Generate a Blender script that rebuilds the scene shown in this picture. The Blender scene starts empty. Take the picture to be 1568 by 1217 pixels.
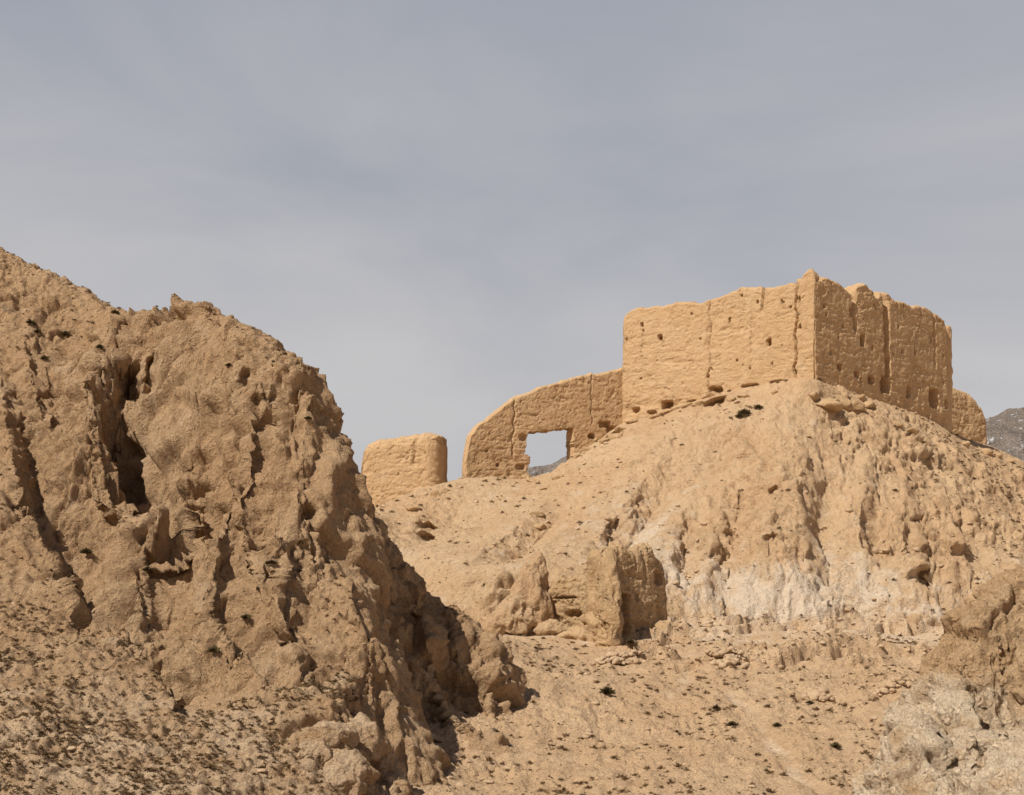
import bpy, bmesh, math, numpy as np
from mathutils import Vector
rng=np.random.default_rng(7)
K=2413.0
def S(px,py,d): return ((px-784)/K*d, d, (1000-py)/K*d)
def pts(l): return np.array([S(*a) for a in l],float)
# ---------------- noise
_p=rng.permutation(256); PERM=np.concatenate([_p,_p,_p]).astype(np.int32)
G=rng.normal(size=(256,3)); G/=np.linalg.norm(G,axis=1)[:,None]
def pn(P,scale=1.0,seed=0):
    P=P*scale+seed*17.31
    I=np.floor(P).astype(np.int32); F=P-I; I=I&255
    U=F*F*F*(F*(F*6-15)+10); r=0
    for a in (0,1):
        wx=U[:,0] if a else 1-U[:,0]
        for b in (0,1):
            wy=U[:,1] if b else 1-U[:,1]
            for c in (0,1):
                wz=U[:,2] if c else 1-U[:,2]
                h=PERM[(PERM[(PERM[(I[:,0]+a)&255]+I[:,1]+b)&255]+I[:,2]+c)&255]
                g=G[h]
                r=r+wx*wy*wz*(g[:,0]*(F[:,0]-a)+g[:,1]*(F[:,1]-b)+g[:,2]*(F[:,2]-c))
    return r*1.5
def fbm(P,scale,octv=4,gain=.5,seed=0,ridge=False):
    s=0;a=1;t=0
    for o in range(octv):
        n=pn(P,scale*2.03**o,seed+o)
        if ridge: n=1-2*np.abs(n)-.45
        s=s+a*n;t+=a;a*=gain
    return s/t
def worley(P,scale,seed=0):
    P=P*scale+seed*9.7; I=np.floor(P).astype(np.int32); F=P-I
    f1=np.full(len(P),9.);f2=f1.copy();idv=np.zeros(len(P))
    for a in (-1,0,1):
        for b in (-1,0,1):
            for c in (-1,0,1):
                h=PERM[(PERM[(PERM[(I[:,0]+a)&255]+I[:,1]+b)&255]+I[:,2]+c)&255]
                q=G[h]*.45+.5
                d=np.sqrt((a+q[:,0]-F[:,0])**2+(b+q[:,1]-F[:,1])**2+(c+q[:,2]-F[:,2])**2)
                m=d<f1
                f2=np.where(m,f1,np.minimum(f2,d)); idv=np.where(m,h/255.,idv); f1=np.where(m,d,f1)
    return f1,f2,idv
def sm(a,b,x):
    t=np.clip((x-a)/(b-a),0,1); return t*t*(3-2*t)
def rbf(C,X,Y,c=1.2):
    xy=C[:,:2]; D=np.sqrt(((xy[:,None]-xy[None])**2).sum(-1)+c*c)
    n=len(C); A=np.zeros((n+3,n+3)); A[:n,:n]=D+np.eye(n)*1e-4
    A[:n,n]=1;A[:n,n+1:]=xy;A[n,:n]=1;A[n+1:,:n]=xy.T
    w=np.linalg.solve(A,np.concatenate([C[:,2],[0,0,0]]))
    Z=w[n]+w[n+1]*X+w[n+2]*Y
    for i in range(n): Z=Z+w[i]*np.sqrt((X-xy[i,0])**2+(Y-xy[i,1])**2+c*c)
    return Z
def trench(X,Y,path,left,right):
    out=np.zeros_like(X); p=np.array(path,float)
    for i in range(len(p)-1):
        a,b=p[i],p[i+1]; d=b[:2]-a[:2]; L2=(d**2).sum()
        t=np.clip(((X-a[0])*d[0]+(Y-a[1])*d[1])/L2,0,1)
        ex=X-(a[0]+t*d[0]); ey=Y-(a[1]+t*d[1]); D=np.hypot(ex,ey)
        w=np.where(ex<0,left,right); dep=a[2]+t*(b[2]-a[2])
        out=np.maximum(out,dep*np.clip(1-D/w,0,1)**.8)
    return out
# ---------------- mesh helpers
def make(name,V,Fc,mat,k=4,smooth=True,attrs=None,parent=None):
    V=np.asarray(V,np.float32);Fc=np.asarray(Fc,np.int32).reshape(-1,k)
    me=bpy.data.meshes.new(name)
    me.vertices.add(len(V)); me.vertices.foreach_set('co',V.ravel())
    me.loops.add(Fc.size); me.loops.foreach_set('vertex_index',Fc.ravel())
    me.polygons.add(len(Fc)); me.polygons.foreach_set('loop_start',np.arange(0,Fc.size,k,dtype=np.int32))
    me.polygons.foreach_set('use_smooth',np.full(len(Fc),smooth))
    me.update(calc_edges=True); me.validate()
    for an,av in (attrs or {}).items():
        at=me.attributes.new(an,'FLOAT','POINT'); at.data.foreach_set('value',np.asarray(av,np.float32))
    me.materials.append(mat)
    o=bpy.data.objects.new(name,me); bpy.context.scene.collection.objects.link(o)
    if parent: o.parent=parent
    return o
def gridfaces(nx,ny,mask=None):
    i=np.arange(nx*ny).reshape(nx,ny)
    q=np.stack([i[:-1,:-1],i[1:,:-1],i[1:,1:],i[:-1,1:]],-1).reshape(-1,4)
    if mask is not None:
        m=mask.reshape(nx,ny); mm=m[:-1,:-1]|m[1:,:-1]|m[1:,1:]|m[:-1,1:]
        q=q[mm.ravel()]
    return q
def compact(V,Q,*extra):
    u,inv=np.unique(Q,return_inverse=True)
    return (V[u],inv.reshape(Q.shape))+tuple(e[u] for e in extra)
def hnormals(X,Y,Z,xs,ys):
    gx,gy=np.gradient(Z,xs,ys)
    N=np.stack([-gx,-gy,np.ones_like(Z)],-1); N/=np.linalg.norm(N,axis=-1)[...,None]
    return N.reshape(-1,3)
def at(V,px,py,tol=6):
    u=784+V[:,0]/V[:,1]*K; v=1000-V[:,2]/V[:,1]*K
    d=np.hypot(u-px,v-py); m=(d<tol)&(V[:,1]>5)
    if not m.any(): return V[np.argmin(d)]
    idx=np.where(m)[0]; return V[idx[np.argmin(V[idx,1])]]
# ---------------- materials
def mat_new(n):
    m=bpy.data.materials.new(n); m.use_nodes=True; nt=m.node_tree
    b=nt.nodes['Principled BSDF']; b.inputs['Roughness'].default_value=.95
    b.inputs['Specular IOR Level'].default_value=.1
    return m,nt,b
def earth(name,c1,c2,cpale,cdark,bump=1.0,strata=0.0,streak=0.0,gravel=1.0,spots=.3,S0=1.0,snow=False,hf_=1.0):
    m,nt,b=mat_new(name); N=nt.nodes; L=nt.links
    tc=N.new('ShaderNodeTexCoord')
    def mp(sc):
        q=N.new('ShaderNodeMapping'); q.inputs['Scale'].default_value=sc; L.new(tc.outputs['Object'],q.inputs[0]); return q.outputs[0]
    def noise(sc,det=6,r=.6,vec=None):
        q=N.new('ShaderNodeTexNoise'); q.inputs['Scale'].default_value=sc*S0; q.inputs['Detail'].default_value=det; q.inputs['Roughness'].default_value=r
        L.new(vec or tc.outputs['Object'],q.inputs['Vector']); return q.outputs['Fac']
    def ramp(f,a,b2):
        q=N.new('ShaderNodeMapRange'); q.inputs['From Min'].default_value=a; q.inputs['From Max'].default_value=b2; q.interpolation_type='SMOOTHSTEP'; L.new(f,q.inputs['Value']); return q.outputs[0]
    def mix(f,a,b2,mode='MIX'):
        q=N.new('ShaderNodeMix'); q.data_type='RGBA'; q.blend_type=mode
        if isinstance(f,float): q.inputs[0].default_value=f
        else: L.new(f,q.inputs[0])
        for s,v in ((6,a),(7,b2)):
            if isinstance(v,tuple): q.inputs[s].default_value=(*v,1)
            else: L.new(v,q.inputs[s])
        return q.outputs[2]
    def mul(a,v):
        q=N.new('ShaderNodeMath'); q.operation='MULTIPLY'; L.new(a,q.inputs[0])
        if isinstance(v,float): q.inputs[1].default_value=v
        else: L.new(v,q.inputs[1])
        return q.outputs[0]
    col=mix(ramp(noise(.22,4),.35,.65),c1,c2)
    col=mix(mul(ramp(noise(1.3,5,.65),.45,.7),.5),col,cdark)
    at_=N.new('ShaderNodeAttribute'); at_.attribute_name='pale'
    add=N.new('ShaderNodeMath'); add.operation='ADD'; L.new(at_.outputs['Fac'],add.inputs[0])
    nn=N.new('ShaderNodeMath'); nn.operation='MULTIPLY_ADD'; L.new(noise(.7,6,.7),nn.inputs[0]); nn.inputs[1].default_value=2.4; nn.inputs[2].default_value=-1.45
    L.new(nn.outputs[0],add.inputs[1])
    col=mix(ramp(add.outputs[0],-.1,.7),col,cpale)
    if spots: col=mix(mul(ramp(noise(7,4,.7),.5,.72),spots),col,cdark)
    if strata:
        col=mix(mul(ramp(noise(1.0,4,.6,mp((.25,.25,3.2))),.45,.65),strata),col,cdark)
    if streak:
        col=mix(mul(ramp(noise(1.0,4,.6,mp((2.2,2.2,.22))),.5,.7),streak),col,cdark)
    hf=noise(24,3,.7); lo_=1-.18*hf_; hi_=1+.18*hf_
    col=mix(ramp(hf,.3,.72),mix(1.0,col,(lo_,lo_*.99,lo_*.98),'MULTIPLY'),mix(1.0,col,(hi_,hi_,hi_*.99),'MULTIPLY'))
    if snow:
        col=mix(ramp(noise(6,6,.7),.58,.64),col,(.62,.63,.67))
    L.new(col,b.inputs['Base Color'])
    prev=None
    def bmp(h,dist,st=1.0):
        nonlocal prev
        q=N.new('ShaderNodeBump'); q.inputs['Distance'].default_value=dist*bump/S0; q.inputs['Strength'].default_value=st
        L.new(h,q.inputs['Height'])
        if prev: L.new(prev,q.inputs['Normal'])
        prev=q.outputs['Normal']
    bmp(noise(2.2,7,.70),.38)
    bmp(noise(11,4,.7),.12)
    if gravel:
        v=N.new('ShaderNodeTexVoronoi'); v.inputs['Scale'].default_value=5.0*S0
        wv=N.new('ShaderNodeVectorMath'); wv.operation='ADD'
        nz=N.new('ShaderNodeTexNoise'); nz.inputs['Scale'].default_value=4*S0; nz.inputs['Detail'].default_value=2; L.new(tc.outputs['Object'],nz.inputs['Vector'])
        sc=N.new('ShaderNodeVectorMath'); sc.operation='SCALE'; sc.inputs['Scale'].default_value=.35/S0; L.new(nz.outputs['Color'],sc.inputs[0])
        L.new(tc.outputs['Object'],wv.inputs[0]); L.new(sc.outputs[0],wv.inputs[1]); L.new(wv.outputs[0],v.inputs['Vector'])
        inv=N.new('ShaderNodeMapRange'); inv.inputs['From Min'].default_value=.1; inv.inputs['From Max'].default_value=.45; inv.inputs['To Min'].default_value=1; inv.inputs['To Max'].default_value=0
        L.new(v.outputs['Distance'],inv.inputs['Value']); bmp(inv.outputs[0],.05*gravel)
    if strata: bmp(noise(1.0,4,.6,mp((.2,.2,3.6))),.3*strata)
    L.new(prev,b.inputs['Normal'])
    return m
M_cliff=earth('cliff_rock',(.50,.32,.18),(.565,.38,.225),(.65,.475,.315),(.34,.20,.105),.85,gravel=.6)
M_hill=earth('hill_earth',(.65,.435,.255),(.68,.48,.295),(.76,.62,.475),(.49,.305,.17),.8,gravel=.7)
M_ground=earth('valley_earth',(.66,.445,.265),(.70,.49,.305),(.77,.58,.405),(.50,.32,.19),.75)
M_wall=earth('rammed_earth',(.545,.36,.20),(.575,.39,.225),(.61,.45,.285),(.45,.28,.14),.34,.22,.15,.4,.2)
M_ruin=earth('ruin_earth',(.57,.385,.215),(.60,.42,.245),(.65,.485,.315),(.46,.29,.155),.6,.2,.3,.5,.25)
M_fore=earth('outcrop_rock',(.54,.345,.19),(.60,.42,.255),(.75,.60,.435),(.40,.24,.12),.8)
M_stone=earth('stone',(.51,.36,.23),(.56,.41,.27),(.62,.48,.34),(.4,.27,.16),.3,gravel=0)
M_mtn=earth('mountain_rock',(.27,.225,.195),(.31,.26,.23),(.34,.30,.27),(.19,.155,.135),.7,S0=.02,snow=True)
def plain(n,c,c2,sc=3):
    m,nt,b=mat_new(n); q=nt.nodes.new('ShaderNodeTexNoise'); q.inputs['Scale'].default_value=sc
    tc=nt.nodes.new('ShaderNodeTexCoord'); nt.links.new(tc.outputs['Object'],q.inputs['Vector'])
    r=nt.nodes.new('ShaderNodeValToRGB'); r.color_ramp.elements[0].position=.35; r.color_ramp.elements[1].position=.65
    r.color_ramp.elements[0].color=(*c,1); r.color_ramp.elements[1].color=(*c2,1)
    nt.links.new(q.outputs['Fac'],r.inputs['Fac']); nt.links.new(r.outputs['Color'],b.inputs['Base Color']); return m
M_shrub=plain('dry_shrub',(.15,.095,.05),(.28,.185,.10),1.5)
M_green=plain('green_shrub',(.08,.065,.033),(.16,.12,.058),3)

# ================= GROUND
gp=pts([(600,1200,48),(800,1217,50),(1100,1217,50),(1350,1217,50),(1600,1217,50),(800,1095,62),(1000,1103,62),(1200,1100,62),(1400,1085,62),(1600,1080,62),
 (880,1010,76),(1000,1000,78),(1100,998,78),(1300,990,80),(1450,985,82),(1600,985,82),(950,975,84),(1050,962,88),(1250,952,92),(1450,946,95),(1600,942,96),(700,1060,64),(700,960,76),(500,1000,80)])
gw=np.array([(0,0,-1.7),(-20,0,-1.9),(25,0,-1.6),(0,25,-3.3),(15,25,-3.2),(-20,25,-3.6),(30,30,-3),(-40,60,-4),(-40,100,-1),(-10,110,0),(20,110,2.5),(60,110,3),(60,70,-1),(60,20,-2.),(0,150,0),(60,150,0),(-40,150,-2)],float)
GC=np.concatenate([gp,gw])
def grow(a,b,st,far,f=1.25):
    c=np.arange(a,b,st); l=[];s=st;x=a
    while x>-far: s*=f;x-=s;l.append(x)
    r=[];s=st;x=c[-1]
    while x<far: s*=f;x+=s;r.append(x)
    return np.concatenate([l[::-1],c,r])
xs=grow(-10,36,.078,6000); ys=grow(44,97,.11,6000)
X,Y=np.meshgrid(xs,ys,indexing='ij')
Zg=rbf(GC,np.clip(X,-60,80),np.clip(Y,-20,160),2.0)
far=sm(60,220,np.hypot(X-15,Y-65)); Zg=Zg*(1-far)-6*far
P=np.stack([X.ravel(),Y.ravel(),np.zeros(X.size)],1)
near=(1-sm(120,300,np.hypot(X-15,Y-65))).ravel()
flat=sm(74,80,P[:,1])
pathx=10.2+.5*np.sin(P[:,1]*.22)+(P[:,1]-50)*-.09+.3*pn(P,.4,201)
pbr=.8+.6*pn(P,.5,202)
pth=np.exp(-((P[:,0]-pathx)/.34)**2)*sm(46,50,P[:,1])*(1-sm(64,72,P[:,1]))
px2=4.0+.22*(P[:,1]-56)+.6*np.sin(P[:,1]*.3)+.3*pn(P,.4,203)
pth=np.maximum(pth,np.exp(-((P[:,0]-px2)/.3)**2)*sm(50,54,P[:,1])*(1-sm(70,78,P[:,1]))*.6)*np.clip(pbr,.2,1)
n1=fbm(P,.10,4,.5,3); n2=fbm(P,.5,6,.62,8); n3=pn(P,2.6,5); n4=pn(P,6.,6)
dens=sm(-.3,.2,fbm(P,.12,3,.5,9))*(1-.7*flat)*(1-.9*pth)
rut=fbm(P*np.array([1,.22,1]),.55,4,.55,10,True)
z=Zg.ravel()+near*(.75*n1+.36*n2*(1-.6*flat)*(1-.5*pth)+.30*rut*(1-flat)*(1-.7*pth)+dens*(.22*np.clip(n3,0,1)+.13*np.clip(n4,-.1,1)))
reg=sm(3,8,X)*(1-sm(30,35,X))*sm(71,74,Y)*(1-sm(91,95,Y)); reg=reg.ravel()
ph=(P[:,1]-.25*P[:,0]+2.5*pn(P,.10,31)+1.2*pn(P,.45,32)+.3*pn(P,1.7,35))/2.9; fr=ph-np.floor(ph)
stp=.15+.85*sm(-.25,.15,pn(P,.22,34))
z=z+reg*stp*(.62*(sm(.0,.06,fr)-fr)+.24*np.exp(-((fr-.09)/.04)**2)*np.clip(.4+2.2*pn(P,1.9,33),0,1.5)-.25*np.exp(-((fr-.975)/.03)**2))
z=z-.14*pth
Vg=np.stack([X.ravel(),Y.ravel(),z],1)
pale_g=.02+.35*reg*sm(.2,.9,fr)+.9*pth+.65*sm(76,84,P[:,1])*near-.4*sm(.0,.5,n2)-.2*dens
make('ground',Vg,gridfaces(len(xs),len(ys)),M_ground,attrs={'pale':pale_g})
riser=(reg*stp>.45)&(fr<.12)

# ================= HILL
hp=pts([(540,800,100),(560,790,108),(600,783,113),(640,765,113),(690,742,113.5),(715,732,112.3),(760,731,112),(800,737,111.5),(830,728,112.5),(850,722,113.5),(878,700,114),(915,676,114.5),(950,650,115.5),
 (1000,638,114),(1050,624,112.3),(1100,608,111),(1180,597,109.8),(1247,591,108.8),(1300,606,111),(1350,622,113),(1400,642,115.5),(1455,664,118.5),(1515,684,127),(1545,700,130),(1568,718,131),(1600,735,132),
 (640,830,100),(650,880,93),(700,800,104),(740,900,88),(760,840,95),(830,900,87),(830,850,92),(800,790,102),(860,770,104),(900,820,96),(900,740,107),(1000,880,90),(1000,840,94),(1000,760,101),(1000,690,107),(1100,720,104),(1100,780,99),(1100,840,94),(1100,900,90.5),(1100,660,107),(1180,640,106.5),
 (1180,700,102),(1185,760,97.5),(1190,810,94),(1200,860,92),(1200,945,90),(1060,925,89.5),(900,950,85),(1280,650,107.5),(1290,720,103),(1290,800,97),(1300,870,93),(1300,955,90),(1400,700,109),(1380,780,101),(1390,840,94),(1400,900,90.5),(1420,960,89),(1450,880,99),(1460,935,95),(1480,780,107),(1470,830,101),(1568,770,118),(1568,830,108),(1568,890,101),(1530,925,97),(1620,900,100),(1620,760,122)])
hw=np.array([(20,120,19),(29,125,19.5),(15,128,17),(12,120,17),(-8,122,3),(0,124,5),(8,126,8),(-14,112,3),(-20,100,-3),(-14,96,-2),(-6,86,-2),(0,84,-1.8),(36,142,15),(45,140,12),(20,150,2),(0,140,-4),(50,155,0),(60,130,6),(60,100,0),(8,84,-1.5),(18,85,-1),(28,85,-1),(40,90,0),(-20,130,-5),(62,150,-4)],float)
HC=np.concatenate([hp,hw])
xs=np.arange(-22,58,.095); ys=np.arange(82,146,.11)
X,Y=np.meshgrid(xs,ys,indexing='ij'); Zh=rbf(HC,X,Y,1.3)
def xy(px,d,dep): return ((px-784)/K*d,d,dep)
front=1-sm(105,109,Y)
def T(path,l,r): 
    global Zh; Zh=Zh-front*trench(X,Y,path,l,r)
T([xy(1250,106,0),xy(1262,102,1.5),xy(1255,97,2.2),xy(1275,92,1.0)],1.3,2.8)
T([xy(1400,108,0),xy(1410,101,1.8),xy(1425,96,3.5),xy(1445,91,2.0)],1.0,3.0)
T([xy(1140,104,0),xy(1130,99,1.1),xy(1120,95,1.6),xy(1110,91,.8)],1.1,2.2)
T([xy(1040,107,0),xy(1010,102,1.1),xy(960,97,1.3),xy(930,92,.5)],1.4,2.2)
T([xy(880,107,0),xy(850,102,.9),xy(800,97,1.2),xy(760,92,.5)],1.4,2.2)
T([xy(1500,108,0),xy(1490,103,1.4),xy(1480,98,1.8)],1.0,2.5)
T([xy(1330,107,0),xy(1345,102,1.0),xy(1340,97,1.5),xy(1350,92,1.0)],.9,2.0)
T([xy(1060,100,0),xy(1050,96,1.0),xy(1045,92,.8)],.8,1.6)
N=hnormals(X,Y,Zh,xs,ys); V=np.stack([X.ravel(),Y.ravel(),Zh.ravel()],1)
Gz=rbf(GC,X,Y,2.0).ravel()
keep=(Zh.ravel()>Gz-1.6)
Q=gridfaces(len(xs),len(ys),keep); V,Q,N=compact(V,Q,N)
steep=sm(.04,.28,1-N[:,2])
wv=.5*np.stack([pn(V,.6,41),pn(V,.6,42),pn(V,.6,43)],1)+.2*np.stack([pn(V,1.8,44),pn(V,1.8,45),pn(V,1.8,46)],1)
f1,f2,idv=worley((V+wv)*np.array([1,1,.9]),.40,2); g1,g2,idw=worley(V+wv,1.25,3)
R=(V+wv*1.2)*np.array([1.0,.35,.30]); rill=fbm(R,.50,5,.56,14,True)
strat=fbm((V+wv)*np.array([.16,.16,1.0]),.9,4,.58,17)
rk=sm(-.1,.35,fbm(V,.13,3,.5,19))*steep
def gp_(px,py,d,rx,rz): c=S(px,py,d); return np.exp(-((V[:,0]-c[0])/rx)**2-((V[:,2]-c[2])/rz)**2)
rk=np.clip(rk+.9*gp_(1185,790,96,1.8,2.5)+.9*gp_(1405,860,94,2.6,3.5)+.9*gp_(1285,620,110,2.8,1.1)+.6*gp_(1500,720,118,4,1.5)+.6*gp_(1480,800,103,3,2)+.6*gp_(660,800,105,2.,1.6)+.5*gp_(1130,680,106,2.5,1.0)+.5*gp_(1330,720,105,2.5,1.2)+.5*gp_(950,715,108,2,1)+.5*gp_(1060,840,94,2,1.5),0,1.2)
rgh=.40+.60*np.clip(sm(-.15,.25,fbm(V,.22,3,.5,301))+rk*.5,0,1)
crestfade=1-sm(104,108,V[:,1]-np.clip(V[:,0]-21,0,50)*.85)*sm(-12,-6,V[:,0]-0)*.65
d=.45*fbm(V,.16,3,.5,21)*crestfade+(.12+.50*steep)*rill*crestfade+(.90*rk*(idv-.5)*sm(.0,.2,f2-f1)-.26*rk*(1-sm(0,.12,f2-f1)))*(.3+.7*crestfade)+.36*rk*(idw-.5)*sm(0,.2,g2-g1)+.58*rk*strat*(.4+.6*crestfade)+rgh*(.24*fbm(V,1.3,5,.66,25)+.12*np.clip(pn(V,4.0,27),-.1,1)+.07*np.clip(pn(V,8,28),-.1,1))
Vh=V+N*d[:,None]; Qh=Q; Nh=N
pale_h=.9*np.exp(-((V[:,0]-17)/8)**2-((V[:,2]-3.4)/2.4)**2)+.5*np.exp(-((V[:,0]-8)/3.0)**2-((V[:,2]-7)/3)**2)
pale_h=pale_h+.35*rill*steep-.2*sm(12,18,V[:,2])-.2*rk+.25*(1-rgh)
for (px,py,r,dep) in [(1095,604,.75,1.3),(1018,626,.6,1.0),(655,800,.6,1.1),(650,817,.5,.9),(930,662,.6,1.0),(1175,820,.4,.6),(1420,880,.8,1.2),(1180,745,.4,.6)]:
    c=at(Vh,px,py); dd=np.linalg.norm((Vh-c)*np.array([.7,.7,1]),axis=1)/r+.35*pn(Vh,1.5,29)
    Vh=Vh+np.array([.25,1,-.1])*(dep*(1-sm(.45,1.0,dd)))[:,None]
make('hill',Vh,Qh,M_hill,attrs={'pale':pale_h})

# ================= CLIFF (left)
cp=pts([(-60,370,78),(0,385,75),(60,415,75),(120,440,74),(165,470,72.5),(188,480,70),(222,466,66),(245,465,65),(275,467,64.2),(305,474,63.5),(345,497,62.5),(400,525,61.5),(430,540,61),(460,565,60),(474,595,59),
 (482,645,58.3),(484,690,57.8),(494,740,57.2),(506,790,56.6),(520,850,55.5),(558,920,54),(590,980,52),(606,1035,51),(604,1090,50),
 (440,620,57.8),(425,720,56),(425,800,54),(470,800,54.6),(480,880,53),(455,920,51.5),(505,980,50.5),(535,1030,49.5),(500,1060,47.5),(560,1110,47.5),(545,1150,46),(580,1195,46),(520,1217,43.5),(440,1150,44.5),
 (380,560,60.6),(350,640,58.8),(300,600,60.2),(300,700,58),(330,780,56),(300,850,54.4),(370,880,53),(300,920,52.3),(370,980,50),(300,1010,49),(400,1060,47),(300,1100,45),(400,1217,41.5),(300,1217,40),(200,1217,39),(100,1217,38),(0,1217,37),
 (200,1100,44),(100,1100,43),(0,1100,42),(200,1000,48),(120,990,47.3),(50,990,47),(0,1000,46.5),(200,930,50.8),(100,900,51.5),(0,900,51),(200,860,54),(100,830,54),(0,820,54),(60,740,57),(0,700,59),(0,600,64),(0,500,70),(60,520,68),(60,620,62),(100,570,63),(130,560,62.5),(135,610,61),(145,660,60),(120,720,58.3),
 (200,640,63.5),(230,690,61.5),(200,780,58.5),(150,780,57),(225,520,64.),(240,600,62.),(265,540,62.5),(150,500,69),
 (545,780,66),(600,832,65),(640,875,64.5),(655,910,64.2),(700,935,64),(735,965,63.5),(762,1013,63),(785,1080,62.3),
 (640,1020,59.5),(690,1090,57.5),(690,1165,53.5),(645,1195,49.5),(745,1135,57.5),(670,1015,61)])
cw=np.array([(-3,72,-3),(-8,74,0),(-14,78,4),(-25,86,10),(-35,80,12),(2,66,-4),(1,58,-4.8),(-1,50,-5.8),(-3,44,-5.3),(-8,38,-4),(-16,32,-3.4),(-25,34,-3),(-35,50,4),(-35,65,12),(-10,90,-4),(-25,100,0),(0,76,-5),(-6,82,-4),(-40,95,4)],float)
CC=np.concatenate([cp,cw])
xs=np.arange(-31,3,.058); ys=np.arange(33,88,.064)
X,Y=np.meshgrid(xs,ys,indexing='ij'); Zc=rbf(CC,X,Y,.8)
def T(path,l,r):
    global Zc; Zc=Zc-trench(X,Y,path,l,r)
T([xy(174,66,0),xy(170,65,1.4),xy(178,63.8,4.4),xy(205,62,5.2),xy(235,60,5.0),xy(262,58,3.4),xy(290,56.5,0)],.8,3.0)
T([xy(30,66,0),xy(45,62,2.0),xy(60,58,2.4),xy(110,54,3.2),xy(140,51,2.4),xy(160,49,0)],.8,2.3)
T([xy(315,62.6,.2),xy(308,60.5,2.0),xy(316,58.5,1.8),xy(322,57,0)],.6,1.2)
T([xy(370,57,0),xy(372,55,1.2),xy(350,53,1.9),xy(370,51,1.6),xy(420,49,1.5),xy(450,47,0)],.7,1.9)
T([xy(440,56,0),xy(465,54.5,1.5),xy(458,52.5,1.7),xy(488,50.5,1.2),xy(520,48.5,0)],.7,1.7)
T([xy(225,56,0),xy(250,53,1.5),xy(240,50,1.9),xy(290,47,1.2),xy(330,45,0)],.7,2.0)
T([xy(400,60,0),xy(410,58.5,1.1),xy(395,56.5,1.5),xy(410,54.5,1.0),xy(420,53,0)],.6,1.6)
T([xy(60,69,0),xy(75,66,1.4),xy(90,64,1.2),xy(100,62,0)],.7,1.8)
T([xy(120,53,0),xy(160,51,1.3),xy(215,50,1.3),xy(250,49,0)],.7,1.3)
T([xy(560,64,.3),xy(590,61,1.8),xy(625,59,3.0),xy(665,57,3.3),xy(690,54,2.0)],1.3,1.6)
T([xy(655,64,.3),xy(672,62.5,1.3),xy(700,60.5,1.6),xy(730,59,.8)],.7,1.2)
N=hnormals(X,Y,Zc,xs,ys); V=np.stack([X.ravel(),Y.ravel(),Zc.ravel()],1)
Gz=rbf(GC,X,Y,2.0).ravel(); keep=(V[:,2]>Gz-1.3)&(V[:,1]<86)
Q=gridfaces(len(xs),len(ys),keep); V,Q,N=compact(V,Q,N)
steep=sm(.06,.32,1-N[:,2])
wv=np.stack([pn(V,.5,51),pn(V,.5,52),pn(V,.5,53)],1)+.35*np.stack([pn(V,1.3,54),pn(V,1.3,55),pn(V,1.3,56)],1)
W=V+.55*wv
f1,f2,idv=worley(W*np.array([1,1,.6]),.27,4); g1,g2,idw=worley(W*np.array([1,1,.8]),.85,5); h1,h2,idh=worley(W,2.4,6)
rid=fbm(W*np.array([1,.6,.36]),.30,5,.52,61,True)
strat=fbm((W@np.array([[.2,0,.25],[0,.2,0],[0,0,1.]])),.7,4,.58,64)
rgh=.42+.58*sm(-.2,.2,fbm(V,.30,3,.5,302))
sil=1-.5*sm(.72,.92,1-N[:,2])
d=sil*steep*(1.0*rid+.95*(idv-.5)*sm(0,.16,f2-f1)-.38*(1-sm(0,.09,f2-f1))+rgh*(.46*(idw-.5)*sm(0,.18,g2-g1)-.18*(1-sm(0,.1,g2-g1))+.22*(idh-.5)*sm(0,.2,h2-h1))+.38*strat)+.32*fbm(V,.25,3,.5,66)+rgh*.28*fbm(V,1.4,5,.66,68)
d+= (1-steep)*(.22*np.clip(pn(V,2.2,71),-.1,1)+.18*np.clip(pn(V,4.6,72),-.05,1))+steep*rgh*.11*pn(V,4.5,73)
d-=.16*steep
V=V+N*d[:,None]
for (px,py,rx,rz,dep) in [(200,592,.55,1.0,1.1),(228,570,.35,.9,.8),(376,575,.2,.4,.4),(480,785,.35,.3,.6),(400,605,.5,.22,.4)]:
    c=at(V,px,py,5); e=V-c; wob=.45*pn(V,1.6,77)
    dd=np.maximum(np.abs(e[:,0])/rx,np.abs(e[:,2])/rz)*.6+.4*np.sqrt((e[:,0]/rx)**2+(e[:,2]/rz)**2)+wob; dd=np.maximum(dd,np.abs(e[:,1])/1.6)
    V=V+np.array([-.25,1,-.15])*(dep*(1-sm(.5,1.05,dd)))[:,None]
pale_c=.65*sm(2.5,-2.5,V[:,2])*(1-steep*.7)+.25*rid*steep+.1*sm(60,66,V[:,1])-.08+.25*(1-rgh)*steep
make('rocky_cliff',V,Q,M_cliff,attrs={'pale':pale_c}); Vc,Nc,stc=V,N,steep

# ================= FOREGROUND OUTCROP (right)
op=pts([(1340,1225,30),(1365,1170,31),(1400,1120,32),(1430,1070,32.5),(1455,1030,33),(1468,980,33.5),(1482,940,33.6),(1512,905,34),(1568,880,34.5),(1640,855,35),
 (1420,1190,29.5),(1480,1100,31),(1500,1030,32.3),(1568,960,33),(1568,1060,31),(1540,1130,29.5),(1500,1190,28),(1568,1217,26.5),(1640,1217,26),(1640,1050,30.5),(1450,1217,28)])
ow=np.array([(6,31,-5.5),(7,36,-5),(8.5,38,-4),(10,39,-3.5),(14,41,-3),(20,42,-2.5),(6,27,-4.5),(8,23,-4),(12,20,-3.4),(18,20,-3),(22,30,1),(24,40,-2),(8.9,35.8,-1.8),(11.5,37.4,-1.2)],float)
OC=np.concatenate([op,ow])
xs=np.arange(4.5,20,.036); ys=np.arange(22,41,.042)
X,Y=np.meshgrid(xs,ys,indexing='ij'); Z=rbf(OC,X,Y,.5)
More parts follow.
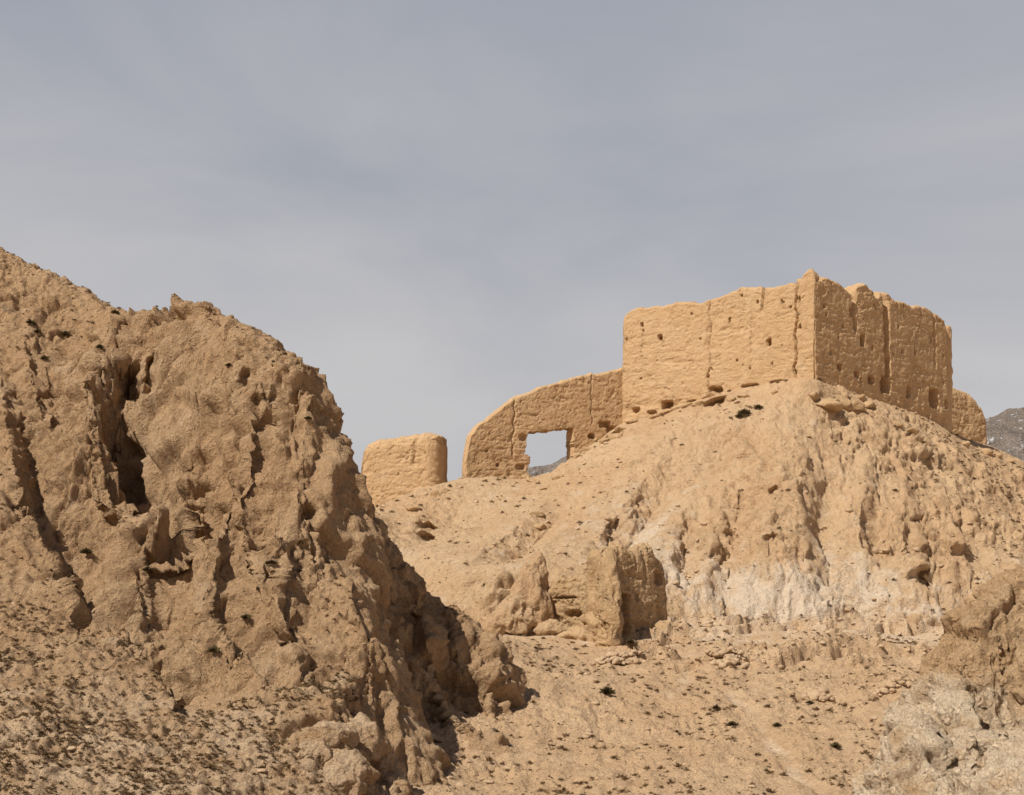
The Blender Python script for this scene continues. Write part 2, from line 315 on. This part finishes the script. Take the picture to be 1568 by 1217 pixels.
Z=Z-trench(X,Y,[xy(1478,32.9,0),xy(1488,32.2,.9),xy(1525,31,.9),xy(1505,29.5,.5)],.25,.7)-trench(X,Y,[xy(1545,33.2,0),xy(1535,32.3,.7),xy(1560,31,.7),xy(1590,29,0)],.25,.7)-trench(X,Y,[xy(1430,31.5,0),xy(1450,30.8,.55),xy(1440,29.8,.55),xy(1470,28.5,.2)],.22,.6)
N=hnormals(X,Y,Z,xs,ys); V=np.stack([X.ravel(),Y.ravel(),Z.ravel()],1)
Q=gridfaces(len(xs),len(ys),(V[:,2]>rbf(GC,X,Y,2.0).ravel()-.8)); V,Q,N=compact(V,Q,N)
wv=np.stack([pn(V,.9,81),pn(V,.9,82),pn(V,.9,83)],1); W=V+.35*wv
f1,f2,idv=worley(W@np.array([[1,.0,.5],[0,1,0],[-.6,0,1.2]]),.7,6); g1,g2,idw=worley(W,2.0,7)
st_=fbm((W@np.array([[.25,0,.8],[0,.25,0],[-.2,0,1.]])),1.2,4,.55,89)
d=.38*fbm(V*np.array([1,1,.5]),.6,5,.55,84,True)+.46*(idv-.5)*sm(0,.15,f2-f1)-.18*(1-sm(0,.08,f2-f1))+.22*(idw-.5)*sm(0,.2,g2-g1)+.13*fbm(V,3,4,.65,88)+.42*st_
V=V+N*d[:,None]
make('rock_outcrop',V,Q,M_fore,attrs={'pale':-.2+.9*sm(.2,-2.0,V[:,2]+.25*V[:,0]-2.6)+.5*st_}); Vo=V

# ================= WALLS
def on_line(px,A,B):
    r=(px-784)/K; dx,dy=B[0]-A[0],B[1]-A[1]
    s=(r*A[1]-A[0])/(dx-r*dy); return s,A[1]+s*dy
def wall(name,A,B,T,top,bottom,mat,parent,holes=(),rec=(),groove=(),ds=.07,endr=(0,0),rough=1.0,batter=0.03,course=.83,m=6,rnd=.18,world_top=None,foot=None,vert=1.0):
    A=np.array(A,float);B=np.array(B,float);L=np.linalg.norm(B-A); t=(B-A)/L; n=np.array([t[1],-t[0]])
    if n@(-A)<0: n=-n
    def prof(l):
        a=[]
        for px,py in l:
            s,y=on_line(px,A,B); a.append((s*L,(1000-py)/K*y))
        a.sort(); return np.array(a)
    tp=prof(top) if world_top is None else np.array(world_top,float)
    ns=int(L/ds)+1; s=np.linspace(0,L,ns)
    q=np.stack([s+A[0],np.full(ns,A[1]),np.zeros(ns)],1)
    ztop=np.interp(s,tp[:,0],tp[:,1])+.24*rough*fbm(q,1.1,6,.74,91)
    zb=bottom; H=ztop.max()-zb; nt_=int(H/ds)+1; tt=np.linspace(0,1,nt_)
    Sg,Tg=np.meshgrid(s,tt,indexing='ij'); Zg_=zb+Tg*(ztop[:,None]-zb)
    dtop=ztop[:,None]-Zg_
    sh=T/2*(1-np.sqrt(np.clip(1-np.clip(1-dtop/rnd,0,1)**2*.6,0,1)))
    for k,e in enumerate(endr):
        if e>0:
            de=Sg if k==0 else L-Sg
            sh=np.maximum(sh,T/2*(1-np.sqrt(np.clip(1-np.clip(1-de/e,0,1)**2*.9,0,1))))
    base=A[None,None]+Sg[...,None]*t
    Fp=np.concatenate([base-n*sh[...,None]+n*(batter*dtop)[...,None],Zg_[...,None]],-1).reshape(-1,3)
    Bp=np.concatenate([base-n*(T-sh)[...,None]-n*(batter*dtop)[...,None],Zg_[...,None]],-1).reshape(-1,3)
    ft=foot if foot is not None else zb+2
    def disp(P):
        dz=dtop.ravel()
        d=.08*fbm(P,.30,3,.5,101)+.07*fbm(P,1.4,7,.80,103)
        d-=.05*sm(.12,.20,fbm(P,.7,7,.75,104))+.03*sm(.06,.11,fbm(P*np.array([1,1,2.0]),1.5,6,.75,105))
        r_=fbm(P*np.array([1,1,.12]),1.8,4,.6,106,True); d+=-.11*np.clip(-r_,0,1)*np.exp(-dz/1.0)*1.5*rough*vert
        d-=.05*sm(.15,.30,fbm(P*np.array([.3,.3,1.3]),1.0,5,.7,109))
        c=(P[:,2]+.12*pn(P,.35,107)+.03*pn(P,2.5,117))/course; ci=np.floor(c); c=c-ci; d-=.035*np.exp(-((c-.5)/.05)**2)*sm(-.05,.3,pn(P,.5,108))
        d-=.12*sm(.62,.75,pn(P,3.6,110))
        hgt=P[:,2]-ft; d-=.45*np.clip(fbm(P,.8,5,.6,113)+.2,0,1)*np.exp(-np.clip(hgt,0,9)/.7)
        return d*rough
    dF=disp(Fp);dB=disp(Bp)
    Sf=Sg.ravel();Zf=Zg_.ravel()
    for (px,py,w,h,dep) in rec:
        s0,y0=on_line(px,A,B); s0*=L; z0=(1000-py)/K*y0
        e=np.maximum(np.abs(Sf-s0)/(w/2),np.abs(Zf-z0)/(h/2))*.6+.4*np.hypot((Sf-s0)/(w/2),(Zf-z0)/(h/2))+.25*pn(Fp,3,115)
        dF=dF-dep*(1-sm(.75,1.1,e))
    for (px,w,dep,p0,p1) in groove:
        s0,y0=on_line(px,A,B); s0*=L; za=(1000-p0)/K*y0; zc=(1000-p1)/K*y0
        e=np.abs(Sf-s0-.25*pn(Fp*np.array([0,0,1.]),.9,120)-.10*pn(Fp,2.5,121))/(w/2)
        dF=dF-dep*(1-sm(.3,1.0,e))*sm(zc-.3,zc+.2,Zf)*(1-sm(za-.1,za+.3,Zf))
    n3=np.array([n[0],n[1],0]); t3=np.array([t[0],t[1],0])
    jit=.06*rough*pn(Fp,1.4,130)
    Fp=Fp+n3*dF[:,None]+t3*jit[:,None]; Bp=Bp-n3*dB[:,None]+t3*jit[:,None]
    mask=np.ones((ns-1,nt_-1),bool)
    sc=(Sg[:-1,:-1]+Sg[1:,1:])/2; zc=(Zg_[:-1,:-1]+Zg_[1:,1:])/2
    C3=np.stack([sc.ravel(),np.zeros(sc.size),zc.ravel()],1); wob=(.2*fbm(C3,1.1,4,.6,133)).reshape(sc.shape)
    for poly in holes:
        pp=[]
        for px,py in poly:
            s0,y0=on_line(px,A,B); pp.append((s0*L,(1000-py)/K*y0))
        ins=np.zeros(sc.shape,bool); xx=sc+wob; yy=zc+wob
        for i in range(len(pp)):
            (x1,y1),(x2,y2)=pp[i],pp[i-1]
            cnd=((y1>yy)!=(y2>yy))&(xx<(x2-x1)*(yy-y1)/(y2-y1+1e-9)+x1); ins^=cnd
        mask&=~ins
    idx=np.arange(ns*nt_).reshape(ns,nt_); nF=ns*nt_
    q=np.stack([idx[:-1,:-1],idx[1:,:-1],idx[1:,1:],idx[:-1,1:]],-1)[mask]
    faces=[q,(q+nF)[:,::-1]]; Vs=[Fp,Bp]
    mp_=np.pad(mask,1); edges=[]; c=mp_[1:-1,1:-1]
    for nb,(a,b) in (((mp_[:-2,1:-1]),(idx[:-1,:-1],idx[:-1,1:])),((mp_[2:,1:-1]),(idx[1:,1:],idx[1:,:-1])),((mp_[1:-1,:-2]),(idx[1:,:-1],idx[:-1,:-1])),((mp_[1:-1,2:]),(idx[:-1,1:],idx[1:,1:]))):
        mk=c&~nb; edges.append(np.stack([a[mk],b[mk]],1))
    E=np.concatenate(edges); off=2*nF
    u,inv=np.unique(E,return_inverse=True); inv=inv.reshape(E.shape); nu=len(u)
    for k in range(1,m):
        f=k/m; Pm=Fp[u]*(1-f)+Bp[u]*f; b=math.sin(math.pi*f)
        Pm=Pm+b*.2*rough*np.stack([pn(Pm,1.3,140),pn(Pm,1.3,141),pn(Pm,1.3,142)],1)
        Vs.append(Pm)
    def rid_(k):
        if k==0: return u
        if k==m: return u+nF
        return off+(k-1)*nu+np.arange(nu)
    for k in range(m):
        r0,r1=rid_(k),rid_(k+1)
        faces.append(np.stack([r0[inv[:,0]],r0[inv[:,1]],r1[inv[:,1]],r1[inv[:,0]]],1))
    Vall=np.concatenate(Vs)
    return make(name,Vall,np.concatenate(faces),mat,attrs={'pale':.05+.5*np.clip(fbm(Vall,.5,2,.5,150),0,1)},parent=parent)
def empty(n,loc=(0,0,0)):
    e=bpy.data.objects.new(n,None); bpy.context.scene.collection.objects.link(e); return e
fort=empty('rammed_earth_fortress')
C=S(1247,0,110)[:2]; Lf=S(951,0,117)[:2]; Rt=S(1453,0,121)[:2]
Bk=(Lf[0]+Rt[0]-C[0],Lf[1]+Rt[1]-C[1])
def putlogs(x0,x1,y0,y1,n,seed,sz=.15):
    r=np.random.default_rng(seed); return [(r.uniform(x0,x1),r.uniform(y0,y1),sz*r.uniform(.7,1.3),sz*r.uniform(.9,1.8),.3) for _ in range(n)]
wall('front_wall',Lf,C,1.4,[(951,500),(956,482),(965,473),(980,470),(1010,467),(1040,461),(1075,463),(1080,460),(1100,453),(1125,444),(1135,438),(1166,438),(1169,446),(1172,439),(1185,438),(1205,433),(1222,430),(1230,418),(1238,410),(1244,413),(1247,420)],15.0,M_wall,fort,
 rec=[(1011,517,.32,.4,.8),(1178,524,.36,.5,.8),(983,497,.2,.35,.5),(1117,489,.18,.3,.4),(1160,462,.2,.3,.4),(1197,462,.16,.3,.4),(1210,470,.16,.2,.3),(1135,452,.15,.2,.3),(1130,552,.14,.2,.3),(1090,565,.16,.2,.3),(1060,480,.15,.2,.3),(1022,620,.9,.6,1.0),(1097,601,1.1,.8,1.0),(1060,616,.7,.3,.5),(975,628,.6,.4,.5),(1190,585,1.0,.2,.4),(1150,591,1.2,.22,.4),(1225,584,.8,.2,.3),(1224,460,.16,.5,.4),(1226,500,.14,.3,.4),(960,520,.15,.3,.3),(1000,632,.8,.3,.5)]+putlogs(970,1235,460,580,8,5,.13),
 groove=[(1168,.14,.3,440,475),(1219,.2,.45,430,590),(1087,.14,.18,465,600),(1085,.5,.12,500,530),(984,.10,.12,500,560),(1150,.08,.10,480,560)],endr=(.3,0),rough=1.0,foot=18)
wall('side_wall',C,Rt,1.6,[(1247,420),(1252,426),(1270,424),(1285,430),(1300,444),(1308,450),(1314,438),(1326,433),(1336,442),(1343,456),(1350,446),(1362,447),(1370,458),(1385,462),(1398,470),(1408,466),(1420,470),(1436,480),(1446,490),(1453,510)],15.0,M_wall,fort,
 rec=[(1304,478,.5,.7,.9),(1319,522,.6,.9,1.0),(1353,590,1.2,1.3,1.3),(1427,610,1.2,1.4,1.4),(1283,562,.5,.5,.7),(1308,574,.6,.5,.8),(1330,582,.8,.6,.9),(1389,600,.5,.9,.7),(1400,540,.25,.4,.5),(1447,620,.5,.7,.6),(1290,500,.2,.3,.4),(1262,468,.25,.35,.4),(1340,470,.25,.4,.4),(1375,500,.2,.3,.4),(1425,520,.25,.5,.4),(1410,480,.2,.3,.4),(1270,540,.2,.3,.4)]+putlogs(1255,1445,450,600,18,6,.2),
 groove=[(1356,.8,.7,440,580),(1308,.6,.45,440,505),(1430,.35,.2,470,560)],endr=(0,.5),rough=1.3,foot=18,vert=.8)
nn_=np.array([.68,-.73]); tt_=np.array([.73,.68])
wall('back_wall',Bk,Rt,1.4,None,14.0,M_wall,fort,world_top=[(0,23),(6,24),(12,25.),(16,25.3)],ds=.2,endr=(.3,.3))
wall('rear_side_wall',np.array(Lf)+nn_*2.2+tt_*2.0,np.array(Bk)+nn_*2.2,1.4,None,12.0,M_wall,fort,world_top=[(0,24.0),(8,24),(14,22),(22,23)],ds=.2,endr=(0,.3))
wall('annex_wall',S(1440,0,130)[:2],S(1517,0,133)[:2],1.8,[(1440,588),(1458,592),(1470,594),(1490,604),(1505,622),(1514,645),(1517,668)],15.0,M_wall,fort,endr=(0,.8),rough=1.4,rnd=.7)
cur=empty('ruined_curtain_wall')
A=S(713,0,112.6)[:2]; B=S(960,0,117.5)[:2]
wall('wall_with_opening',A,B,1.1,[(713,712),(716,700),(719,680),(722,662),(735,648),(750,638),(757,632),(776,617),(787,608),(806,603),(830,590),(850,586),(870,580),(900,573),(907,569),(912,572),(945,566),(960,560)],8.5,M_wall,cur,
 holes=[[(808,662),(826,659),(876,656),(878,690),(880,720),(850,745),(815,740),(806,722),(811,700),(802,694)]],
 rec=[(762,712,.2,.3,.4),(925,650,.9,.5,.6),(938,660,1.0,.7,.8),(800,670,.6,.5,.3),(795,715,.8,.4,.4),(905,668,.6,.4,.6),(745,690,.2,.3,.2)],
 groove=[(786,.16,.15,610,700),(905,.1,.1,575,650)],endr=(.3,0),rough=1.0,foot=11)
iso=empty('isolated_wall_stub')
wall('wall_block',S(546,0,114.5)[:2],S(674,0,113)[:2],2.8,[(546,745),(549,712),(554,690),(561,679),(572,673),(590,670),(620,666),(650,661),(662,661),(670,666),(674,674)],7.5,M_wall,iso,endr=(1.0,.9),groove=[(638,.4,.15,675,710)],rough=1.3,rnd=.7,rec=[(632,765,.6,.3,.5)],m=18,foot=10)
gh=empty('ruined_mud_house')
a0=S(902,0,82.8)[:2]; a1=S(924,0,80.8)[:2]; a2=S(1028,0,84.2)[:2]; a1b=S(932,0,79.6)[:2]
wall('gable_wall',a0,a1b,.8,[(902,920),(905,895),(909,866),(913,852),(918,844),(922,842),(924,850),(926,876),(929,895),(932,925)],-.5,M_ruin,gh,endr=(.5,.5),ds=.045,rec=[(908,930,.6,.7,.4)],rough=1.7,batter=.09,foot=1.6,rnd=.4)
wall('long_wall',a1,a2,1.2,[(924,842),(930,839),(938,844),(948,837),(955,833),(962,839),(970,842),(980,838),(990,832),(1001,836),(1006,852),(1014,858),(1020,872),(1024,888),(1028,915)],-.5,M_ruin,gh,endr=(0,1.0),ds=.05,rough=1.6,groove=[(985,.5,.12,838,900)],
 rec=[(1008,885,.7,.7,.4),(972,915,.3,.4,.3),(948,940,1.3,2.2,2.2)],batter=.07,foot=1.6,rnd=.4)
wall('link_wall',S(835,0,85)[:2],S(906,0,84)[:2],.8,[(835,905),(845,895),(858,880),(870,886),(880,880),(900,888),(906,885)],-.5,M_ruin,gh,ds=.06,rec=[(868,915,1.4,.12,.35),(880,940,.9,.4,.5)],rough=1.8,foot=1.6)

def icos(sub):
    bm=bmesh.new(); bmesh.ops.create_icosphere(bm,subdivisions=sub,radius=1)
    v=np.array([x.co[:] for x in bm.verts]); f=np.array([[q.index for q in x.verts] for x in bm.faces]); bm.free(); return v,f
IV3,IF3=icos(3);IV2,IF2=icos(2);IV5,IF5=icos(5)
def rock(c,r,seed,base,amp=.45):
    v,f=base; seed=int(seed); w=v+seed*3.3
    rr=np.random.default_rng(seed); p=v.copy()
    for _ in range(9):
        nrm=rr.normal(size=3); nrm/=np.linalg.norm(nrm); h=rr.uniform(.45,.8); q=p@nrm; p=p-np.clip(q-h,0,9)[:,None]*nrm*.93
    p=p*(1+amp*.5*fbm(w,1.2,4,.6,seed%50))[:,None]*1.25*np.array(r)
    a=rr.uniform(0,6.28); p=p@np.array([[math.cos(a),math.sin(a),0],[-math.sin(a),math.cos(a),0],[0,0,1]])
    return p+np.array(c),f
def merged(name,items,mat,smooth=True,parent=None,pale=.2):
    Vs=[];Fs=[];o=0
    for v,f in items: Vs.append(v);Fs.append(f+o);o+=len(v)
    V=np.concatenate(Vs); return make(name,V,np.concatenate(Fs),mat,k=3,smooth=smooth,attrs={'pale':np.full(len(V),pale)},parent=parent)
def crag(px,py,d,rx,ry,rz,taper=.3,amp=.35):
    v,f=IV5,IF5; p=v*np.array([rx,ry,rz]); p[:,:2]*=(1-taper*p[:,2:3]/rz); p=p+np.array(S(px,py,d))
    n=v/np.linalg.norm(v,axis=1)[:,None]
    f1,f2,i=worley(p,1.1,9)
    dd=amp*fbm(p*np.array([1,1,.5]),.8,5,.6,180,True)+.35*amp*(i-.5)*sm(0,.2,f2-f1)*2+.3*amp*fbm(p,2.5,4,.6,185)
    return p+n*dd[:,None],f
merged('rock_pinnacle',[crag(812,925,85,1.15,1.0,2.3,.45,.5),crag(827,895,85.4,.6,.6,1.7,.4,.4),crag(795,940,84.5,1.3,1.0,1.1,.35,.45),crag(775,955,84,1.2,1.0,.9,.3,.4),crag(845,962,84.0,1.0,.8,.45,.3,.3)],M_hill,pale=0)
merged('mound_rubble',[crag(885,972,82.6,1.0,.7,.35,.3,.25),crag(1020,962,83.4,1.2,.8,.35,.3,.25)],M_ruin,parent=gh)
# boulders
st=[]
for (px,py,s) in [(1268,612,.9),(1290,608,.9),(1305,614,.9),(1325,605,.6),(1335,618,.5),(1252,604,.6),(1275,622,.8),(1088,600,.7),(1070,612,.5),(938,662,.7),(925,668,.5),(945,655,.5),(985,632,.6),(1000,632,.45),(1035,618,.4),(1050,615,.45),(965,640,.4),(880,694,.45),(895,684,.5),(800,722,.4),(812,730,.5),(835,728,.4),(850,724,.35),(832,742,.3),(635,772,.6),(680,745,.5),(665,752,.5),(1120,604,.4),(1140,600,.35),(1180,597,.3),(830,800,.4),(825,780,.5),(1400,655,.5),(1480,675,.5),(1510,685,.6),(1530,692,.5),(1545,698,.4),(1380,648,.4)]:
    c=at(Vh,px,py,7)
    st.append(rock(c+np.array([0,.15*s,-.12*s]),(s*rng.uniform(.8,1.2),s*.8,s*rng.uniform(.45,.7)),rng.integers(1,900),(IV3,IF3),.6))
merged('boulders',st,M_ruin,pale=.0)
st=[]
for (px,py,d,rx,ry,rz) in [(545,1135,0,1.0,.8,.7),(505,1120,0,.7,.6,.45),(575,1165,0,.8,.7,.55),(480,1150,0,.6,.5,.4),(530,1175,0,.9,.8,.5),(595,1190,0,.5,.5,.35),(165,985,0,.5,.4,.3),(520,1200,0,.7,.6,.4)]:
    c=at(Vc,px,py,6); v,f=crag(784,1000,c[1]+.35,rx,ry,rz,.15,.4); v=v+np.array([c[0],0,c[2]-.1]); st.append((v,f))
merged('fallen_boulders',st,M_cliff,pale=.6)
def pick(V,n,w):
    w=w/w.sum(); return V[rng.choice(len(V),n,p=w)]
u=lambda V:(784+V[:,0]/V[:,1]*K)
inview=lambda V:((np.abs(u(V)-784)<900)&(V[:,1]>20)).astype(float)
items=[]
w=inview(Vg)*(Vg[:,1]<96)*(Vg[:,1]>42)*(1-pth)
for c in pick(Vg,900,w*(.03+np.clip(fbm(Vg,.2,2,.5,151),0,1)**2)): 
    s=.04+.15*rng.random()**4; items.append(rock(c,(s,s,s*.6),rng.integers(1,900),(IV2,IF2)))
for c in pick(Vg,450,w*riser): 
    s=.05+.11*rng.random()**2; items.append(rock(c,(s,s,s*.7),rng.integers(1,900),(IV2,IF2)))
w=inview(Vh)*(Vh[:,1]<118)
for c in pick(Vh,700,w*(.03+np.clip(fbm(Vh,.2,2,.5,152),0,1)**2)): 
    s=.06+.22*rng.random()**4; items.append(rock(c,(s,s,s*.6),rng.integers(1,900),(IV2,IF2)))
for c in pick(Vc,500,(1-stc)**2+.03): 
    s=.03+.10*rng.random()**3; items.append(rock(c,(s,s,s*.6),rng.integers(1,900),(IV2,IF2)))
for (px,py,r) in [(952,1003,1.3),(1118,1000,1.0),(1255,1062,.6),(1370,1040,1.0)]:
    c0=at(Vg,px,py,8); x0,y0=c0[0],c0[1]
    for k in range(110):
        a=rng.uniform(0,6.28); q=r*(.2+.8*rng.random()); x,y=x0+q*math.cos(a),y0+q*.7*math.sin(a)
        j=np.argmin((Vg[:,0]-x)**2+(Vg[:,1]-y)**2); s=rng.uniform(.07,.20); items.append(rock(Vg[j]+np.array([0,0,s*.4+.3*(1-q/r)]),(s,s,s*.7),rng.integers(1,900),(IV2,IF2)))
merged('scattered_stones',items,M_stone)
# shrubs
def tuft(nb,seed):
    r=np.random.default_rng(seed); th=r.uniform(0,6.283,nb); ph=r.uniform(.0,1.45,nb); L=r.uniform(.55,1.0,nb)
    D=np.stack([np.cos(th)*np.sin(ph),np.sin(th)*np.sin(ph),np.cos(ph)*.75],1)
    side=np.cross(D,r.normal(size=(nb,3))); side/=np.linalg.norm(side,axis=1)[:,None]
    b=D*.12; mid=D*L[:,None]*.6; t=D*L[:,None]+r.normal(size=(nb,3))*.08
    V=np.stack([b,mid+side*.1,t,b,mid-side*.1,t],1).reshape(-1,3)
    return V,np.arange(nb*6).reshape(-1,3)
TF=[tuft(28,k) for k in range(8)]; TB=[tuft(220,k+50) for k in range(4)]
def scat(name,places,mat,lib):
    it=[]
    for c,s in places:
        v,f=lib[rng.integers(len(lib))]; a=rng.uniform(0,6.28)
        R=np.array([[math.cos(a),math.sin(a),0],[-math.sin(a),math.cos(a),0],[0,0,1]])
        it.append(((v@R)*s*np.array([1,1,rng.uniform(.7,1.1)])+c,f))
    merged(name,it,mat,False)
pl=[]
w=inview(Vc)*(1-stc)**2*(sm(3,-1,Vc[:,2])+.08)*(.15+sm(-.2,.3,fbm(Vc,.4,2,.5,165)))
pl+= [(c,.05+.13*rng.random()**1.7) for c in pick(Vc,5200,w)]
pl+= [(c,rng.uniform(.07,.18)) for c in pick(Vc,1000,inview(Vc)*(stc<.97)*1.)]
w=inview(Vg)*(Vg[:,1]<88)*(Vg[:,1]>42)*(1-pth)**3
pl+= [(c,.06+.23*rng.random()**4) for c in pick(Vg,4500,w*(.06+np.clip(fbm(Vg,.35,3,.5,161)+.1,0,1)))]
w=inview(Vh)*(Vh[:,1]<125)
pl+= [(c,.08+.24*rng.random()**3) for c in pick(Vh,2500,w*(.1+sm(24,34,Vh[:,0])+np.clip(fbm(Vh,.3,3,.5,162),0,1)))]
scat('dry_shrubs',pl,M_shrub,TF)
pl=[]
for (px,py,s) in [(1140,628,.6),(1160,620,.45),(1130,635,.4)]: pl.append((at(Vh,px,py,6),s))
for (px,py,s) in [(415,858,.3),(180,475,.25),(150,530,.25),(100,510,.3),(135,845,.3),(45,490,.3),(60,505,.25),(70,545,.25),(375,945,.25),(230,870,.25),(325,995,.3),(470,640,.2),(345,560,.2)]: pl.append((at(Vc,px,py,6),s))
for (px,py,s) in [(930,1055,.45),(1118,1105,.35),(1100,1080,.25),(1285,1140,.3),(1190,1105,.25),(960,985,.45),(1240,1070,.25)]: pl.append((at(Vg,px,py,8),s))
scat('green_shrubs',pl,M_green,TB)

# ================= DISTANT MOUNTAINS
xs=np.linspace(-500,1300,420); ys=np.linspace(1100,2100,240); X,Y=np.meshgrid(xs,ys,indexing='ij')
crest=np.interp(784+X/1600*K,[300,700,800,850,900,1200,1450,1505,1530,1568,1700,1900],[1100,760,712,692,668,600,636,628,620,612,590,640])
hz=(1000-crest)/K*1600
P=np.stack([X.ravel(),Y.ravel(),np.zeros(X.size)],1)
prf=np.clip(1-np.abs(Y-1600)/450,0,1)
rg=fbm(P,.006,7,.62,171,True).reshape(X.shape)
Z=hz*prf+rg*75*(1-prf)**.4*sm(0,.2,prf)+rg*14*prf-8
make('mountains',np.stack([X.ravel(),Y.ravel(),Z.ravel()],1),gridfaces(420,240),M_mtn)

# ================= LIGHT, SKY, CAMERA
el=math.radians(49); az=(-.71,-.704)
ts=Vector((az[0]*math.cos(el),az[1]*math.cos(el),math.sin(el)))
ld=bpy.data.lights.new('sun','SUN'); ld.energy=5.0; ld.angle=math.radians(.5); ld.color=(1,.935,.83)
lo=bpy.data.objects.new('sun',ld); lo.rotation_euler=ts.to_track_quat('Z','Y').to_euler(); bpy.context.scene.collection.objects.link(lo)
w=bpy.data.worlds.new('World'); bpy.context.scene.world=w; w.use_nodes=True; nt=w.node_tree; N=nt.nodes; L=nt.links
bg=N['Background']; bg.inputs['Strength'].default_value=.1
sky=N.new('ShaderNodeTexSky'); sky.sky_type='NISHITA'; sky.sun_disc=False; sky.sun_elevation=el; sky.sun_rotation=math.atan2(az[0],az[1]); sky.dust_density=3
tc=N.new('ShaderNodeTexCoord'); sep=N.new('ShaderNodeSeparateXYZ'); L.new(tc.outputs['Generated'],sep.inputs[0])
mp=N.new('ShaderNodeMapping'); mp.inputs['Scale'].default_value=(1.6,1.6,4.2); mp.inputs['Rotation'].default_value=(0,math.radians(25),0); L.new(tc.outputs['Generated'],mp.inputs[0])
no=N.new('ShaderNodeTexNoise'); no.inputs['Scale'].default_value=1.7; no.inputs['Detail'].default_value=7; no.inputs['Roughness'].default_value=.52; no.inputs['Distortion'].default_value=.4; L.new(mp.outputs[0],no.inputs['Vector'])
ma=N.new('ShaderNodeMath'); ma.operation='MULTIPLY_ADD'; L.new(no.outputs['Fac'],ma.inputs[0]); ma.inputs[1].default_value=-.66
ml=N.new('ShaderNodeMath'); ml.operation='MULTIPLY_ADD'; L.new(sep.outputs['Z'],ml.inputs[0]); ml.inputs[1].default_value=1.35; ml.inputs[2].default_value=.20
L.new(ml.outputs[0],ma.inputs[2])
rp=N.new('ShaderNodeValToRGB'); L.new(ma.outputs[0],rp.inputs['Fac'])
e=rp.color_ramp.elements; e[0].position=0; e[0].color=(.59,.575,.575,1); e[1].position=.48; e[1].color=(.31,.335,.40,1)
e2=e.new(.66); e2.color=(.04,.055,.10,1)
sc=N.new('ShaderNodeVectorMath'); sc.operation='SCALE'; sc.inputs['Scale'].default_value=10; L.new(rp.outputs['Color'],sc.inputs[0])
mx=N.new('ShaderNodeMix'); mx.data_type='RGBA'; mx.inputs[0].default_value=.95; L.new(sky.outputs[0],mx.inputs[6]); L.new(sc.outputs[0],mx.inputs[7])
L.new(mx.outputs[2],bg.inputs['Color'])
cd=bpy.data.cameras.new('camera'); co=bpy.data.objects.new('camera',cd); bpy.context.scene.collection.objects.link(co)
cd.sensor_width=36; cd.lens=36*K/1568; cd.shift_y=(1000-608.5)/1568; cd.clip_end=20000; cd.clip_start=.1
co.rotation_euler=(math.pi/2,0,0); bpy.context.scene.camera=co
s=bpy.context.scene; s.view_settings.view_transform='Standard'; s.view_settings.look='None'; s.view_settings.exposure=0
